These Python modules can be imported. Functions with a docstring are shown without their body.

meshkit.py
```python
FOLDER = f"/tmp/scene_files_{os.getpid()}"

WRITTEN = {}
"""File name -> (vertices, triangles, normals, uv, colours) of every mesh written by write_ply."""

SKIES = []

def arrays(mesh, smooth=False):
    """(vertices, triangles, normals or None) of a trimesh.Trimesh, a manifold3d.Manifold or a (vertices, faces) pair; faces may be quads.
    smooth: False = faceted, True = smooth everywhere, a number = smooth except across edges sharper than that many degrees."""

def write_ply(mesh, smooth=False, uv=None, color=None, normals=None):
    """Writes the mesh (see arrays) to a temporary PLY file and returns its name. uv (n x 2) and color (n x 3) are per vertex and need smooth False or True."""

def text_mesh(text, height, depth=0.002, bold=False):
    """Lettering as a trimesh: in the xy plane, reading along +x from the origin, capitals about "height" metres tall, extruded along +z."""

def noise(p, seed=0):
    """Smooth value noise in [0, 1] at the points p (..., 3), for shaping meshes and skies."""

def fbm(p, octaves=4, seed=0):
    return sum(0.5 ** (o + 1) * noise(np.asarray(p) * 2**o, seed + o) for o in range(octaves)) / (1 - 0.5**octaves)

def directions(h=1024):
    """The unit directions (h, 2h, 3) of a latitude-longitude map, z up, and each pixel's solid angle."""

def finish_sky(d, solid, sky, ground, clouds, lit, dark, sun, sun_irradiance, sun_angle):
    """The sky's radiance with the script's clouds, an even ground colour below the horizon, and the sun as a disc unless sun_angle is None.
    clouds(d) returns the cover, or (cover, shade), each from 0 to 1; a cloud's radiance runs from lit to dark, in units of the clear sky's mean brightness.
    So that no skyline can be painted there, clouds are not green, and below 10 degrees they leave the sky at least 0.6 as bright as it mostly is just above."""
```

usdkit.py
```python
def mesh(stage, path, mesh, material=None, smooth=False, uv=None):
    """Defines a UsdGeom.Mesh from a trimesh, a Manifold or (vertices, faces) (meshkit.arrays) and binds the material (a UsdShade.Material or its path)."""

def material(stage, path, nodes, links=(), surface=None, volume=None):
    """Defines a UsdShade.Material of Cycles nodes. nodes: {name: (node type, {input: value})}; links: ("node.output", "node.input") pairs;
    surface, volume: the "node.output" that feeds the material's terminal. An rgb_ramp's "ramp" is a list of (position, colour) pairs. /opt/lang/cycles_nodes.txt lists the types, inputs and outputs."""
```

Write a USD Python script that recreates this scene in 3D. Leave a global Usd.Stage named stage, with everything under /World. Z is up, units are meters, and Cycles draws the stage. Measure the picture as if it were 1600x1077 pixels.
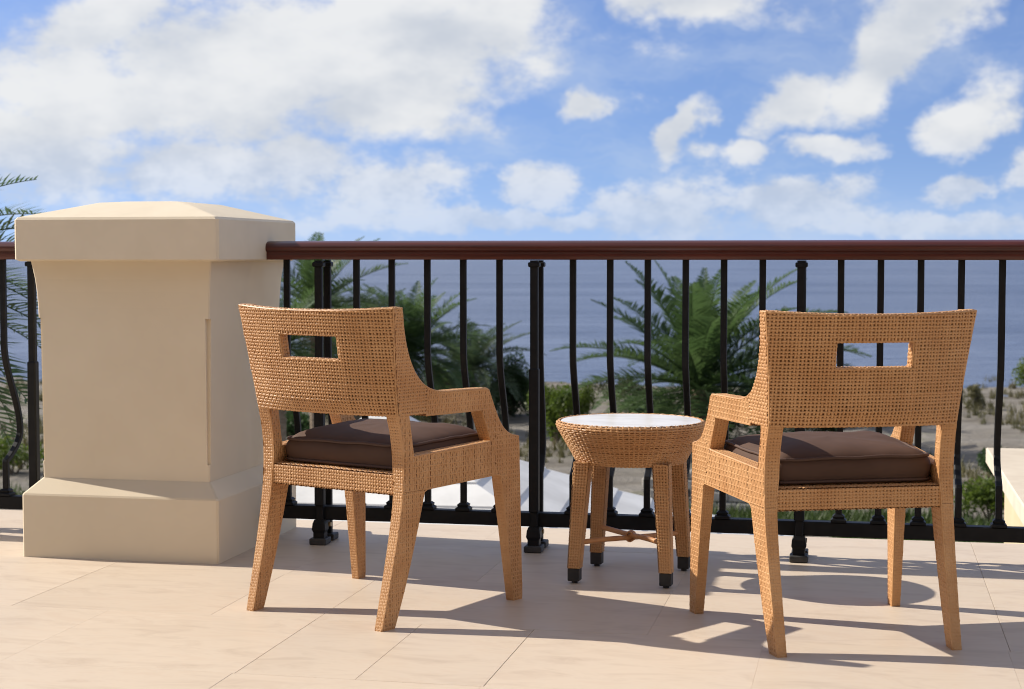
import math, random
import numpy as np, trimesh, shapely
import manifold3d as m3
from shapely.geometry import Polygon, LineString, MultiLineString, box as sbox
from shapely.ops import linemerge
from scipy.spatial import cKDTree
from pxr import Usd, UsdGeom, UsdLux, UsdShade, Gf, Sdf, Vt
import usdkit, meshkit

stage = Usd.Stage.CreateInMemory()
UsdGeom.SetStageUpAxis(stage, "Z"); UsdGeom.SetStageMetersPerUnit(stage, 1.0)
world = UsdGeom.Xform.Define(stage, "/World")
UsdGeom.Scope.Define(stage, "/World/Looks")
PI = math.pi

# ---------------------------------------------------------------- camera
EYE, F_PX, PITCH = 0.965, 2639.0, 3.012
cam = UsdGeom.Camera.Define(stage, "/World/camera")
cam.CreateHorizontalApertureAttr(36.0); cam.CreateVerticalApertureAttr(36.0 * 689 / 1024)
cam.CreateFocalLengthAttr(36.0 * F_PX / 1600)
cam.CreateClippingRangeAttr(Gf.Vec2f(0.1, 60000))
cam.CreateFStopAttr(8.0); cam.CreateFocusDistanceAttr(4.7)
cam.AddTranslateOp().Set(Gf.Vec3d(0, 0, EYE)); cam.AddRotateXOp().Set(90 - PITCH)
cam.CreateExposureAttr(0.46)

# ---------------------------------------------------------------- sun and sky
SUN_EL, SUN_AZ = math.radians(35.0), math.atan2(-0.95, 0.31)          # azimuth = atan2(x, y)
sdir = np.array([math.sin(SUN_AZ) * math.cos(SUN_EL), math.cos(SUN_AZ) * math.cos(SUN_EL), math.sin(SUN_EL)])
sun = UsdLux.DistantLight.Define(stage, "/World/sun")
sun.CreateIntensityAttr(1.25); sun.CreateAngleAttr(0.5); sun.CreateColorAttr(Gf.Vec3f(1.0, 0.93, 0.82))
sun.CreateNormalizeAttr(True)
rot = Gf.Rotation(Gf.Vec3d(0, 0, 1), Gf.Vec3d(*sdir))
sun.AddTransformOp().Set(Gf.Matrix4d(rot, Gf.Vec3d(0, 0, 0)))

SKY_STRENGTH = 0.085
def sky_material():
    n, l = {}, []
    n["tc"] = ("texture_coordinate", {})
    # the low sky is read a little higher up, as in clear dry air
    n["lift"] = ("mapping", {"location": (0, 0, 0.16)})
    l.append(("tc.generated", "lift.vector"))
    n["nrm"] = ("vector_math", {"math_type": "normalize"}); l.append(("lift.vector", "nrm.vector1"))
    n["sky"] = ("sky_texture", {"sky_type": "single_scattering", "sun_disc": False, "sun_elevation": SUN_EL, "sun_rotation": SUN_AZ, "air_density": 1.0, "aerosol_density": 0.35, "ozone_density": 2.5, "altitude": 100.0})
    l.append(("nrm.vector", "sky.vector"))
    n["grade"] = ("hsv", {"hue": .516, "saturation": 1.12, "value": 1.30}); l.append(("sky.color", "grade.color"))
    # angles of the direction: azimuth from +y, elevation
    n["sep"] = ("separate_xyz", {}); l.append(("tc.generated", "sep.vector"))
    n["az"] = ("math", {"math_type": "arctan2"}); l += [("sep.x", "az.value1"), ("sep.y", "az.value2")]
    n["el"] = ("math", {"math_type": "arcsine"}); l.append(("sep.z", "el.value1"))
    n["ae"] = ("combine_xyz", {}); l += [("az.value", "ae.x"), ("el.value", "ae.y")]
    # large cloud masses: centre azimuth, elevation, half widths (radians), tilt
    masses = [(-.150, .112, .125, .040, .10), (-.235, .090, .110, .034, .05), (-.060, .122, .090, .040, .15), (-.07, .088, .060, .024, 0), (-.28, .062, .09, .030, 0),
              (-.215, .148, .060, .020, .5), (-.07, .155, .050, .014, 0), (-.01, .142, .034, .028, 0),
              (-.17, .050, .09, .018, 0), (-.072, .041, .046, .017, .1), (.016, .040, .026, .013, 0), (-.02, .022, .12, .007, 0),
              (.088, .028, .042, .019, .15), (.165, .030, .048, .013, 0), (.235, .016, .07, .007, 0), (.105, .151, .066, .016, -.18), (.245, .146, .036, .024, .5),
              (.215, .112, .050, .017, .75), (.166, .086, .030, .015, .45), (.182, .062, .027, .009, 0), (.262, .078, .030, .018, .6), (.303, .052, .022, .010, .2),
              (.040, .090, .016, .009, .3), (.100, .073, .024, .010, .9), (.136, .060, .017, .008, 0), (.262, .040, .017, .008, .4),
              (.62, .12, .14, .045, .1), (.95, .20, .18, .08, .2), (-.62, .14, .18, .06, 0), (-1.1, .10, .2, .05, 0), (1.5, .12, .3, .06, 0), (2.4, .2, .4, .1, 0), (-2.2, .2, .4, .1, 0)]
    prev = None
    n["warpn"] = ("noise_texture", {"scale": 22.0, "detail": 4.0, "roughness": 0.6}); l.append(("ae.vector", "warpn.vector"))
    n["warpm"] = ("vector_math", {"math_type": "multiply_add", "vector2": (.055, .034, 0), "vector3": (-.0275, -.017, 0)}); l.append(("warpn.color", "warpm.vector1"))
    n["aw"] = ("vector_math", {"math_type": "add"}); l += [("ae.vector", "aw.vector1"), ("warpm.vector", "aw.vector2")]
    for i, (a, e, ra, re, t) in enumerate(masses):
        n[f"m{i}"] = ("mapping", {"mapping_type": "texture", "location": (a, e, 0), "rotation": (0, 0, t), "scale": (ra * 1.5, re * 1.5, 1)})
        l.append(("aw.vector", f"m{i}.vector"))
        n[f"g{i}"] = ("gradient_texture", {"gradient_type": "spherical"}); l.append((f"m{i}.vector", f"g{i}.vector"))
        if prev is None:
            prev = f"g{i}.fac"
        else:
            n[f"x{i}"] = ("math", {"math_type": "smoothmax", "value3": 0.06}); l += [(prev, f"x{i}.value1"), (f"g{i}.fac", f"x{i}.value2")]
            prev = f"x{i}.value"
    # billows: the same noise read here and a little towards the sun
    n["stretch"] = ("mapping", {"scale": (17, 26, 1)}); l.append(("ae.vector", "stretch.vector"))
    n["bil"] = ("noise_texture", {"scale": 1.0, "detail": 10.0, "roughness": 0.6}); l.append(("stretch.vector", "bil.vector"))
    n["stretch2"] = ("mapping", {"scale": (9, 17, 1)}); l.append(("ae.vector", "stretch2.vector"))
    n["bil2"] = ("noise_texture", {"scale": 1.0, "detail": 5.0, "roughness": 0.5}); l.append(("stretch2.vector", "bil2.vector"))
    n["nz"] = ("math", {"math_type": "multiply_add", "value2": 1.55, "value3": -0.785}); l.append(("bil.fac", "nz.value1"))
    n["fs"] = ("mapping", {"scale": (52, 74, 1)}); l.append(("ae.vector", "fs.vector"))
    n["fin"] = ("noise_texture", {"scale": 1.0, "detail": 6.0, "roughness": .6}); l.append(("fs.vector", "fin.vector"))
    n["lowm"] = ("map_range", {"range_type": "smoothstep", "from_min": .035, "from_max": .075, "to_min": 1.0, "to_max": .15, "clamp": True}); l.append(("el.value", "lowm.value"))
    n["fin2"] = ("math", {"math_type": "subtract", "value2": .5}); l.append(("fin.fac", "fin2.value1"))
    n["fin3"] = ("math", {"math_type": "multiply"}); l += [("fin2.value", "fin3.value1"), ("lowm.result", "fin3.value2")]
    n["sum0"] = ("math", {"math_type": "add"}); l += [(prev, "sum0.value1"), ("nz.value", "sum0.value2")]
    n["sum"] = ("math", {"math_type": "add"}); l += [("sum0.value", "sum.value1"), ("fin3.value", "sum.value2")]
    n["cov"] = ("map_range", {"range_type": "smoothstep", "from_min": 0.10, "from_max": 0.60, "to_min": 0.0, "to_max": 0.97, "clamp": True}); l.append(("sum.value", "cov.value"))
    # light and shade in the cloud: the billows read again a little further from the sun
    n["stretch3"] = ("mapping", {"scale": (9, 17, 1), "location": (.24, -.34, 0)}); l.append(("ae.vector", "stretch3.vector"))
    n["bil3"] = ("noise_texture", {"scale": 1.0, "detail": 3.0, "roughness": 0.5}); l.append(("stretch3.vector", "bil3.vector"))
    n["dif"] = ("math", {"math_type": "subtract"}); l += [("bil2.fac", "dif.value1"), ("bil3.fac", "dif.value2")]
    n["dif1"] = ("math", {"math_type": "multiply_add", "value2": .9}); l += [("fin3.value", "dif1.value1"), ("dif.value", "dif1.value3")]
    n["dif2"] = ("math", {"math_type": "multiply_add", "value2": .42}); l += [("bil.fac", "dif2.value1"), ("dif1.value", "dif2.value3")]
    n["sh"] = ("map_range", {"range_type": "smoothstep", "from_min": -0.03, "from_max": 0.38, "to_min": 0.0, "to_max": 1.0, "clamp": True}); l.append(("dif2.value", "sh.value"))
    n["ccol"] = ("mix", {"color1": (5.2, 5.55, 6.1), "color2": (7.4, 7.45, 7.45)}); l.append(("sh.result", "ccol.fac"))
    # thin haze low over the sea
    n["hz"] = ("map_range", {"range_type": "smoothstep", "from_min": 0.0, "from_max": 0.06, "to_min": 0.50, "to_max": 0.0, "clamp": True}); l.append(("el.value", "hz.value"))
    n["hzm"] = ("mix", {"color2": (4.0, 5.3, 7.9)}); l += [("hz.result", "hzm.fac"), ("grade.color", "hzm.color1")]
    n["vs"] = ("mapping", {"scale": (7, 20, 1), "location": (3, 5, 0), "rotation": (0, 0, .25)}); l.append(("aw.vector", "vs.vector"))
    n["vn"] = ("noise_texture", {"scale": 1.0, "detail": 7.0, "roughness": .6}); l.append(("vs.vector", "vn.vector"))
    n["veil"] = ("map_range", {"range_type": "smoothstep", "from_min": .42, "from_max": .72, "to_min": 0.0, "to_max": .34, "clamp": True}); l.append(("vn.fac", "veil.value"))
    n["hzv"] = ("mix", {"color2": (5.6, 6.3, 7.2)}); l += [("veil.result", "hzv.fac"), ("hzm.color", "hzv.color1")]
    n["fade"] = ("map_range", {"from_min": 0.0, "from_max": 0.07, "to_min": 0.30, "to_max": 0.98, "clamp": True}); l.append(("el.value", "fade.value"))
    n["cf"] = ("math", {"math_type": "multiply"}); l += [("cov.result", "cf.value1"), ("fade.result", "cf.value2")]
    n["mixc"] = ("mix", {}); l += [("cmax.value", "mixc.fac"), ("hzv.color", "mixc.color1"), ("ccol.color", "mixc.color2")]
    # broken cloud overhead, out of view, makes the sky light on the terrace less blue
    n["den"] = ("math", {"math_type": "add", "value2": 0.22}); l.append(("sep.z", "den.value1"))
    n["px"] = ("math", {"math_type": "divide"}); l += [("sep.x", "px.value1"), ("den.value", "px.value2")]
    n["py"] = ("math", {"math_type": "divide"}); l += [("sep.y", "py.value1"), ("den.value", "py.value2")]
    n["pv"] = ("combine_xyz", {"z": 3.7}); l += [("px.value", "pv.x"), ("py.value", "pv.y")]
    n["on"] = ("noise_texture", {"scale": 1.5, "detail": 8.0, "roughness": .55}); l.append(("pv.vector", "on.vector"))
    n["oc"] = ("map_range", {"range_type": "smoothstep", "from_min": .44, "from_max": .64, "to_min": 0.0, "to_max": .95, "clamp": True}); l.append(("on.fac", "oc.value"))
    n["oe"] = ("map_range", {"range_type": "smoothstep", "from_min": .17, "from_max": .30, "to_min": 0.0, "to_max": 1.0, "clamp": True}); l.append(("el.value", "oe.value"))
    n["oo"] = ("math", {"math_type": "multiply"}); l += [("oc.result", "oo.value1"), ("oe.result", "oo.value2")]
    n["cmax"] = ("math", {"math_type": "maximum"}); l += [("cf.value", "cmax.value1"), ("oo.value", "cmax.value2")]
    n["bg"] = ("background_shader", {"strength": SKY_STRENGTH}); l.append(("mixc.color", "bg.color"))
    return usdkit.material(stage, "/World/Looks/sky", n, l, surface="bg.background")
sky = UsdLux.DomeLight.Define(stage, "/World/sky")
UsdShade.MaterialBindingAPI.Apply(sky.GetPrim()).Bind(sky_material())
sky.GetPrim().SetCustomDataByKey("kind", "structure")

# ---------------------------------------------------------------- materials
def noise_mat(name, c1, c2, scale=8.0, rough=0.6, bump=0.0, bscale=60.0, detail=6.0, stretch=(1, 1, 1), spec=0.4, coords="object", lo=.35, hi=.65, island=0.0, bdist=0.002):
    n = {"tc": ("texture_coordinate", {}), "mp": ("mapping", {"scale": stretch}), "n": ("noise_texture", {"scale": scale, "detail": detail, "roughness": .6}),
         "r": ("rgb_ramp", {"ramp": [(lo, c1), (hi, c2)]}), "p": ("principled_bsdf", {"roughness": rough, "specular_ior_level": spec})}
    l = [(f"tc.{coords}", "mp.vector"), ("mp.vector", "n.vector"), ("n.fac", "r.fac")]
    last = "r.color"
    if island:
        n["g"] = ("geometry", {}); n["mr"] = ("map_range", {"to_min": 1 - island, "to_max": 1 + island}); n["h"] = ("hsv", {})
        l += [("g.random_per_island", "mr.value"), ("mr.result", "h.value"), (last, "h.color")]; last = "h.color"
    l.append((last, "p.base_color"))
    if bump:
        n["bn"] = ("noise_texture", {"scale": bscale, "detail": 5.0, "roughness": .6}); n["b"] = ("bump", {"strength": bump, "distance": bdist})
        l += [("mp.vector", "bn.vector"), ("bn.fac", "b.height"), ("b.normal", "p.normal")]
    return usdkit.material(stage, f"/World/Looks/{name}", n, l, surface="p.BSDF")

def leaf_mat(name, c1, c2, trans=0.35, scale=.8, rough=.5):
    n = {"tc": ("texture_coordinate", {}), "n": ("noise_texture", {"scale": scale, "detail": 4.0}), "r": ("rgb_ramp", {"ramp": [(.3, c1), (.7, c2)]}),
         "g": ("geometry", {}), "mr": ("map_range", {"to_min": .65, "to_max": 1.35}), "h": ("hsv", {}),
         "p": ("principled_bsdf", {"roughness": rough, "specular_ior_level": .35}), "t": ("translucent_bsdf", {}), "m": ("mix_closure", {"fac": trans})}
    l = [("tc.object", "n.vector"), ("n.fac", "r.fac"), ("r.color", "h.color"), ("g.random_per_island", "mr.value"), ("mr.result", "h.value"), ("h.color", "p.base_color"), ("h.color", "t.color"),
         ("p.BSDF", "m.closure1"), ("t.BSDF", "m.closure2")]
    return usdkit.material(stage, f"/World/Looks/{name}", n, l, surface="m.closure")

M = {}
M["strand"] = noise_mat("wicker_strand", (.555, .28, .110), (.675, .38, .172), scale=9, rough=.5, island=.2, spec=.45)
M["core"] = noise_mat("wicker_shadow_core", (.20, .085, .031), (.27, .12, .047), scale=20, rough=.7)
M["cane"] = noise_mat("cane_pole", (.45, .20, .075), (.56, .28, .115), scale=25, rough=.4, stretch=(1, 1, 1))
M["cushion"] = noise_mat("brown_fabric", (.070, .037, .024), (.088, .048, .032), scale=6, rough=.75, bump=.25, bscale=900, spec=.3, bdist=.0006)
M["piping"] = noise_mat("brown_piping", (.070, .038, .026), (.085, .046, .032), scale=6, rough=.7)
M["stucco"] = noise_mat("cream_stucco", (.595, .51, .38), (.63, .545, .41), scale=3.0, rough=.8, bump=.25, bscale=220, spec=.25, bdist=.001)
M["cap_paint"] = noise_mat("weathered_cream_cap", (.60, .52, .395), (.65, .565, .435), scale=5.0, rough=.8, bump=.25, bscale=200, spec=.25, bdist=.001)
M["iron"] = noise_mat("black_iron", (.0035, .0035, .004), (.007, .007, .0075), scale=30, rough=.5, bump=.15, bscale=150, spec=.22, bdist=.0006)
M["plate"] = noise_mat("dark_plate", (.022, .021, .020), (.05, .047, .043), scale=40, rough=.6)
M["brass"] = noise_mat("brass_bolt", (.42, .30, .14), (.52, .38, .18), scale=30, rough=.35, spec=.8)
M["rubber"] = noise_mat("black_rubber", (.016, .014, .013), (.03, .027, .024), scale=40, rough=.6)
M["parapet"] = noise_mat("yellow_cream_stucco", (.50, .405, .255), (.55, .45, .295), scale=2.0, rough=.85, bump=.2, bscale=150, spec=.2, bdist=.001)
M["parapet_top"] = noise_mat("pale_coping", (.50, .43, .34), (.58, .51, .41), scale=5, rough=.8, spec=.2)
M["roof"] = noise_mat("white_roof", (.56, .555, .54), (.70, .695, .68), scale=2.2, rough=.75, spec=.25, bump=.2, bscale=40, bdist=.003)
M["trunk"] = noise_mat("palm_trunk", (.14, .10, .065), (.26, .20, .14), scale=6, rough=.9, stretch=(1, 1, 5), bump=.6, bscale=20, bdist=.02)
M["stem"] = noise_mat("woody_stem", (.10, .075, .05), (.18, .14, .10), scale=12, rough=.9)
M["dryfrond"] = leaf_mat("dry_frond", (.16, .12, .065), (.26, .20, .11), .2)
M["palmleaf"] = leaf_mat("palm_leaf", (.080, .15, .045), (.135, .215, .075), .45)
M["palmgrey"] = leaf_mat("palm_leaf_greygreen", (.070, .115, .055), (.125, .175, .09), .4)
M["shrubdark"] = leaf_mat("shrub_leaf_dark", (.050, .105, .028), (.085, .155, .045), .45)
M["shrubbright"] = leaf_mat("shrub_leaf_bright", (.12, .19, .022), (.20, .27, .045), .5)
M["shrubolive"] = leaf_mat("shrub_leaf_olive", (.07, .085, .030), (.12, .13, .05), .3)
M["dry"] = leaf_mat("dry_grass", (.13, .13, .045), (.24, .21, .10), .3)
M["lawn"] = leaf_mat("green_ground_cover", (.05, .09, .015), (.10, .15, .03), .35)
M["slabside"] = noise_mat("slab_edge", (.50, .43, .34), (.58, .50, .40), scale=4, rough=.8)
M["grout"] = noise_mat("dark_grout", (.10, .085, .065), (.16, .135, .10), scale=20, rough=.9)
M["stone"] = noise_mat("grey_stone", (.25, .235, .21), (.40, .375, .33), scale=5, rough=.9, bump=.4, bscale=25, bdist=.01)

def rail_wood():
    n = {"tc": ("texture_coordinate", {}), "mp": ("mapping", {"scale": (1.2, 30, 30)}), "n": ("noise_texture", {"scale": 3.0, "detail": 6.0, "roughness": .6}),
         "r": ("rgb_ramp", {"ramp": [(.3, (.040, .0060, .0028)), (.7, (.085, .0135, .006))]}),
         "p": ("principled_bsdf", {"roughness": .34, "specular_ior_level": .4, "coat_weight": .3, "coat_roughness": .2})}
    l = [("tc.object", "mp.vector"), ("mp.vector", "n.vector"), ("n.fac", "r.fac"), ("r.color", "p.base_color")]
    return usdkit.material(stage, "/World/Looks/mahogany", n, l, surface="p.BSDF")
M["wood"] = rail_wood()

def marble():
    n = {"tc": ("texture_coordinate", {}), "mp": ("mapping", {"scale": (3.0, 9.0, 3.0), "rotation": (0, 0, .5)}), "n": ("noise_texture", {"scale": 1.6, "detail": 8.0, "roughness": .62, "distortion": .8}),
         "r": ("rgb_ramp", {"ramp": [(.30, (.44, .43, .42)), (.42, (.62, .61, .60)), (.60, (.70, .69, .68)), (.74, (.54, .53, .52))]}),
         "p": ("principled_bsdf", {"roughness": .35, "specular_ior_level": .4})}
    l = [("tc.object", "mp.vector"), ("mp.vector", "n.vector"), ("n.fac", "r.fac"), ("r.color", "p.base_color")]
    return usdkit.material(stage, "/World/Looks/white_marble", n, l, surface="p.BSDF")
M["marble"] = marble()

def tile_mat(name, dv):
    c = lambda r, g, b: (r * dv, g * dv, b * dv)
    n = {"tc": ("texture_coordinate", {}), "oi": ("object_info", {}), "off": ("vector_math", {"math_type": "scale", "vector1": (37, 19, 11)}), "ad": ("vector_math", {"math_type": "add"}),
         "mp": ("mapping", {"scale": (2.6, 7.0, 4.0), "rotation": (0, 0, .10)}), "n": ("noise_texture", {"scale": 1.7, "detail": 10.0, "roughness": .68, "distortion": .7}),
         "r": ("rgb_ramp", {"ramp": [(.28, c(.47, .378, .290)), (.42, c(.535, .438, .340)), (.52, c(.57, .475, .372)), (.62, c(.55, .447, .345)), (.76, c(.59, .505, .402))]}),
         "n2": ("noise_texture", {"scale": 20.0, "detail": 5.0, "roughness": .75}), "r2": ("rgb_ramp", {"ramp": [(.24, (.58, .52, .46)), (.34, (1, 1, 1))]}), "mx": ("mix", {"mix_type": "multiply", "fac": .7}),
         "n3": ("noise_texture", {"scale": 3.0, "detail": 3.0}), "rr": ("map_range", {"to_min": .36, "to_max": .66}),
         "bn": ("noise_texture", {"scale": 60.0, "detail": 4.0}), "b": ("bump", {"strength": .14, "distance": .0012}),
         "p": ("principled_bsdf", {"specular_ior_level": .3})}
    l = [("oi.random", "off.scale"), ("tc.object", "ad.vector1"), ("off.vector", "ad.vector2"), ("ad.vector", "mp.vector"), ("mp.vector", "n.vector"), ("n.fac", "r.fac"),
         ("mp.vector", "n2.vector"), ("n2.fac", "r2.fac"), ("r.color", "mx.color1"), ("r2.color", "mx.color2"), ("mx.color", "p.base_color"),
         ("ad.vector", "n3.vector"), ("n3.fac", "rr.value"), ("rr.result", "p.roughness"), ("mp.vector", "bn.vector"), ("bn.fac", "b.height"), ("b.normal", "p.normal")]
    return usdkit.material(stage, f"/World/Looks/{name}", n, l, surface="p.BSDF")
TILES = [tile_mat("limestone", 1.0), tile_mat("limestone_pale", 1.03), tile_mat("limestone_warm", .965)]

def ground_mat():
    n = {"g": ("geometry", {}), "mp": ("mapping", {"scale": (.10, .26, .1)}), "n": ("noise_texture", {"scale": 1.6, "detail": 9.0, "roughness": .65}),
         "r": ("rgb_ramp", {"ramp": [(.30, (.11, .095, .072)), (.45, (.19, .17, .142)), (.60, (.265, .243, .212)), (.75, (.20, .185, .165))]}),
         "mp2": ("mapping", {"scale": (.16, .30, .1), "location": (3, 7, 0)}), "n2": ("noise_texture", {"scale": 1.0, "detail": 6.0, "roughness": .7}), "r2": ("rgb_ramp", {"ramp": [(.56, (0, 0, 0)), (.70, (.75, .75, .75))]}),
         "mx": ("mix", {"color2": (.13, .14, .055)}), "bn": ("noise_texture", {"scale": 1.7, "detail": 8.0, "roughness": .7}), "b": ("bump", {"strength": .9, "distance": .35}),
         "p": ("principled_bsdf", {"roughness": .95, "specular_ior_level": .15})}
    l = [("g.position", "mp.vector"), ("mp.vector", "n.vector"), ("n.fac", "r.fac"), ("g.position", "mp2.vector"), ("mp2.vector", "n2.vector"), ("n2.fac", "r2.fac"),
         ("r2.color", "mx.fac"), ("r.color", "mx.color1"), ("mx.color", "p.base_color"), ("g.position", "bn.vector"), ("bn.fac", "b.height"), ("b.normal", "p.normal")]
    return usdkit.material(stage, "/World/Looks/sandy_ground", n, l, surface="p.BSDF")
def sea_mat():
    n = {"g": ("geometry", {}), "mp": ("mapping", {"scale": (.10, .34, .1)}), "bn": ("noise_texture", {"scale": 1.0, "detail": 6.0, "roughness": .62}), "b": ("bump", {"strength": 1.0, "distance": 1.6}),
         "mp2": ("mapping", {"scale": (.004, .016, .01)}), "n2": ("noise_texture", {"scale": 1.0, "detail": 10.0, "roughness": .72}), "r2": ("rgb_ramp", {"ramp": [(.36, (.065, .090, .150)), (.64, (.145, .18, .26))]}),
         "p": ("principled_bsdf", {"roughness": .32, "ior": 1.33, "specular_ior_level": .38})}
    l = [("g.position", "mp.vector"), ("mp.vector", "bn.vector"), ("bn.fac", "b.height"), ("b.normal", "p.normal"), ("g.position", "mp2.vector"), ("mp2.vector", "n2.vector"), ("n2.fac", "r2.fac"), ("r2.color", "p.base_color")]
    return usdkit.material(stage, "/World/Looks/sea_water", n, l, surface="p.BSDF")
M["ground"] = ground_mat(); M["sea"] = sea_mat()

# ---------------------------------------------------------------- helpers
used = {}
def numbered(parent, name):
    k = (parent, name); c = used.get(k, 0); used[k] = c + 1
    return f"{parent}/{name}" if c == 0 else f"{parent}/{name}_{c:03d}"
def ppath(parent):
    return "/World" if parent is None else str(parent.GetPath())
def tag(p, label=None, cat=None, group=None, kind=None):
    for k, v in (("label", label), ("category", cat), ("group", group), ("kind", kind)):
        if v: p.SetCustomDataByKey(k, v)
    return p
def obj(name, mesh, mat, parent=None, smooth=False, **kw):
    m = usdkit.mesh(stage, numbered(ppath(parent), name), mesh, mat if not isinstance(mat, str) else M[mat], smooth)
    return tag(m.GetPrim(), **kw)
def thing(name, loc=(0, 0, 0), rz=0.0, **kw):
    x = UsdGeom.Xform.Define(stage, numbered("/World", name))
    x.AddTranslateOp().Set(Gf.Vec3d(*map(float, loc))); x.AddRotateZOp().Set(math.degrees(rz))
    return tag(x.GetPrim(), **kw)
def copy_of(src, name, loc, rz, **kw):
    r = thing(name, loc, rz, **kw)
    r.GetReferences().AddInternalReference(src.GetPath()); r.SetInstanceable(True)
    return r
def cat(ms):
    ms = [m for m in ms if m is not None]
    vs, fs, n = [], [], 0
    for m in ms:
        v, f = (np.asarray(m.vertices), np.asarray(m.faces)) if hasattr(m, "vertices") else m
        vs.append(v); fs.append(np.asarray(f) + n); n += len(v)
    return trimesh.Trimesh(np.vstack(vs), np.vstack(fs), process=False)
def man(m):
    a = m.to_mesh(); return trimesh.Trimesh(a.vert_properties[:, :3], a.tri_verts, process=False)
def rbox(x0, x1, y0, y1, z0, z1, r=0.003):
    """A box with chamfered edges."""
    c = [(sx, sy, sz) for sx in (0, 1) for sy in (0, 1) for sz in (0, 1)]
    pts = []
    for sx, sy, sz in c:
        X, Y, Z = (x1, x0)[sx == 0], (y1, y0)[sy == 0], (z1, z0)[sz == 0]
        dx, dy, dz = (-r, r)[sx == 0], (-r, r)[sy == 0], (-r, r)[sz == 0]
        pts += [(X, Y + dy, Z + dz), (X + dx, Y, Z + dz), (X + dx, Y + dy, Z)]
    return man(m3.Manifold.hull_points(np.array(pts, float)))
def loft(sections, cap=True):
    """sections: list of (n,3) rings of equal length."""
    n = len(sections[0]); V = np.vstack(sections); F = []
    for i in range(len(sections) - 1):
        for j in range(n):
            a, b = i * n + j, i * n + (j + 1) % n
            F += [(a, b, b + n), (a, b + n, a + n)]
    if cap:
        for base, sec, flip in ((0, sections[0], True), ((len(sections) - 1) * n, sections[-1], False)):
            c = len(V); V = np.vstack([V, np.mean(sec, 0)])
            for j in range(n):
                a, b = base + j, base + (j + 1) % n
                F.append((c, b, a) if flip else (c, a, b))
    return trimesh.Trimesh(V, np.array(F), process=False)
def sweep_rect(path, w, d, side):
    """Rectangular bar along a path; side: unit vector across (width w); depth d is along cross(tangent, side)."""
    P = np.asarray(path, float); T = np.gradient(P, axis=0); T /= np.linalg.norm(T, axis=1, keepdims=True)
    S = np.asarray(side, float); secs = []
    c = min(w, d) * .16
    for p, t in zip(P, T):
        nn = np.cross(t, S); nn /= np.linalg.norm(nn)
        hw, hd = w / 2, d / 2
        secs.append(np.array([p + S * a + nn * b for a, b in ((-hw, -hd + c), (-hw + c, -hd), (hw - c, -hd), (hw, -hd + c), (hw, hd - c), (hw - c, hd), (-hw + c, hd), (-hw, hd - c))]))
    return loft(secs)
def tube(path, radii, sides=8, closed=False):
    P = np.asarray(path, float); n = len(P); radii = np.broadcast_to(radii, (n,))
    T = (np.roll(P, -1, 0) - np.roll(P, 1, 0)) if closed else np.gradient(P, axis=0)
    T /= np.linalg.norm(T, axis=1, keepdims=True) + 1e-12
    up = np.where(np.abs(T[:, 2:]) < .9, [[0, 0, 1.0]], [[1.0, 0, 0]])
    A = np.cross(T, up); A /= np.linalg.norm(A, axis=1, keepdims=True); B = np.cross(T, A)
    ang = np.arange(sides) * 2 * PI / sides
    secs = [P[i] + radii[i] * (np.cos(ang)[:, None] * A[i] + np.sin(ang)[:, None] * B[i]) for i in range(n)]
    if closed: return loft(secs + [secs[0]], cap=False)
    return loft(secs)
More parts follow.
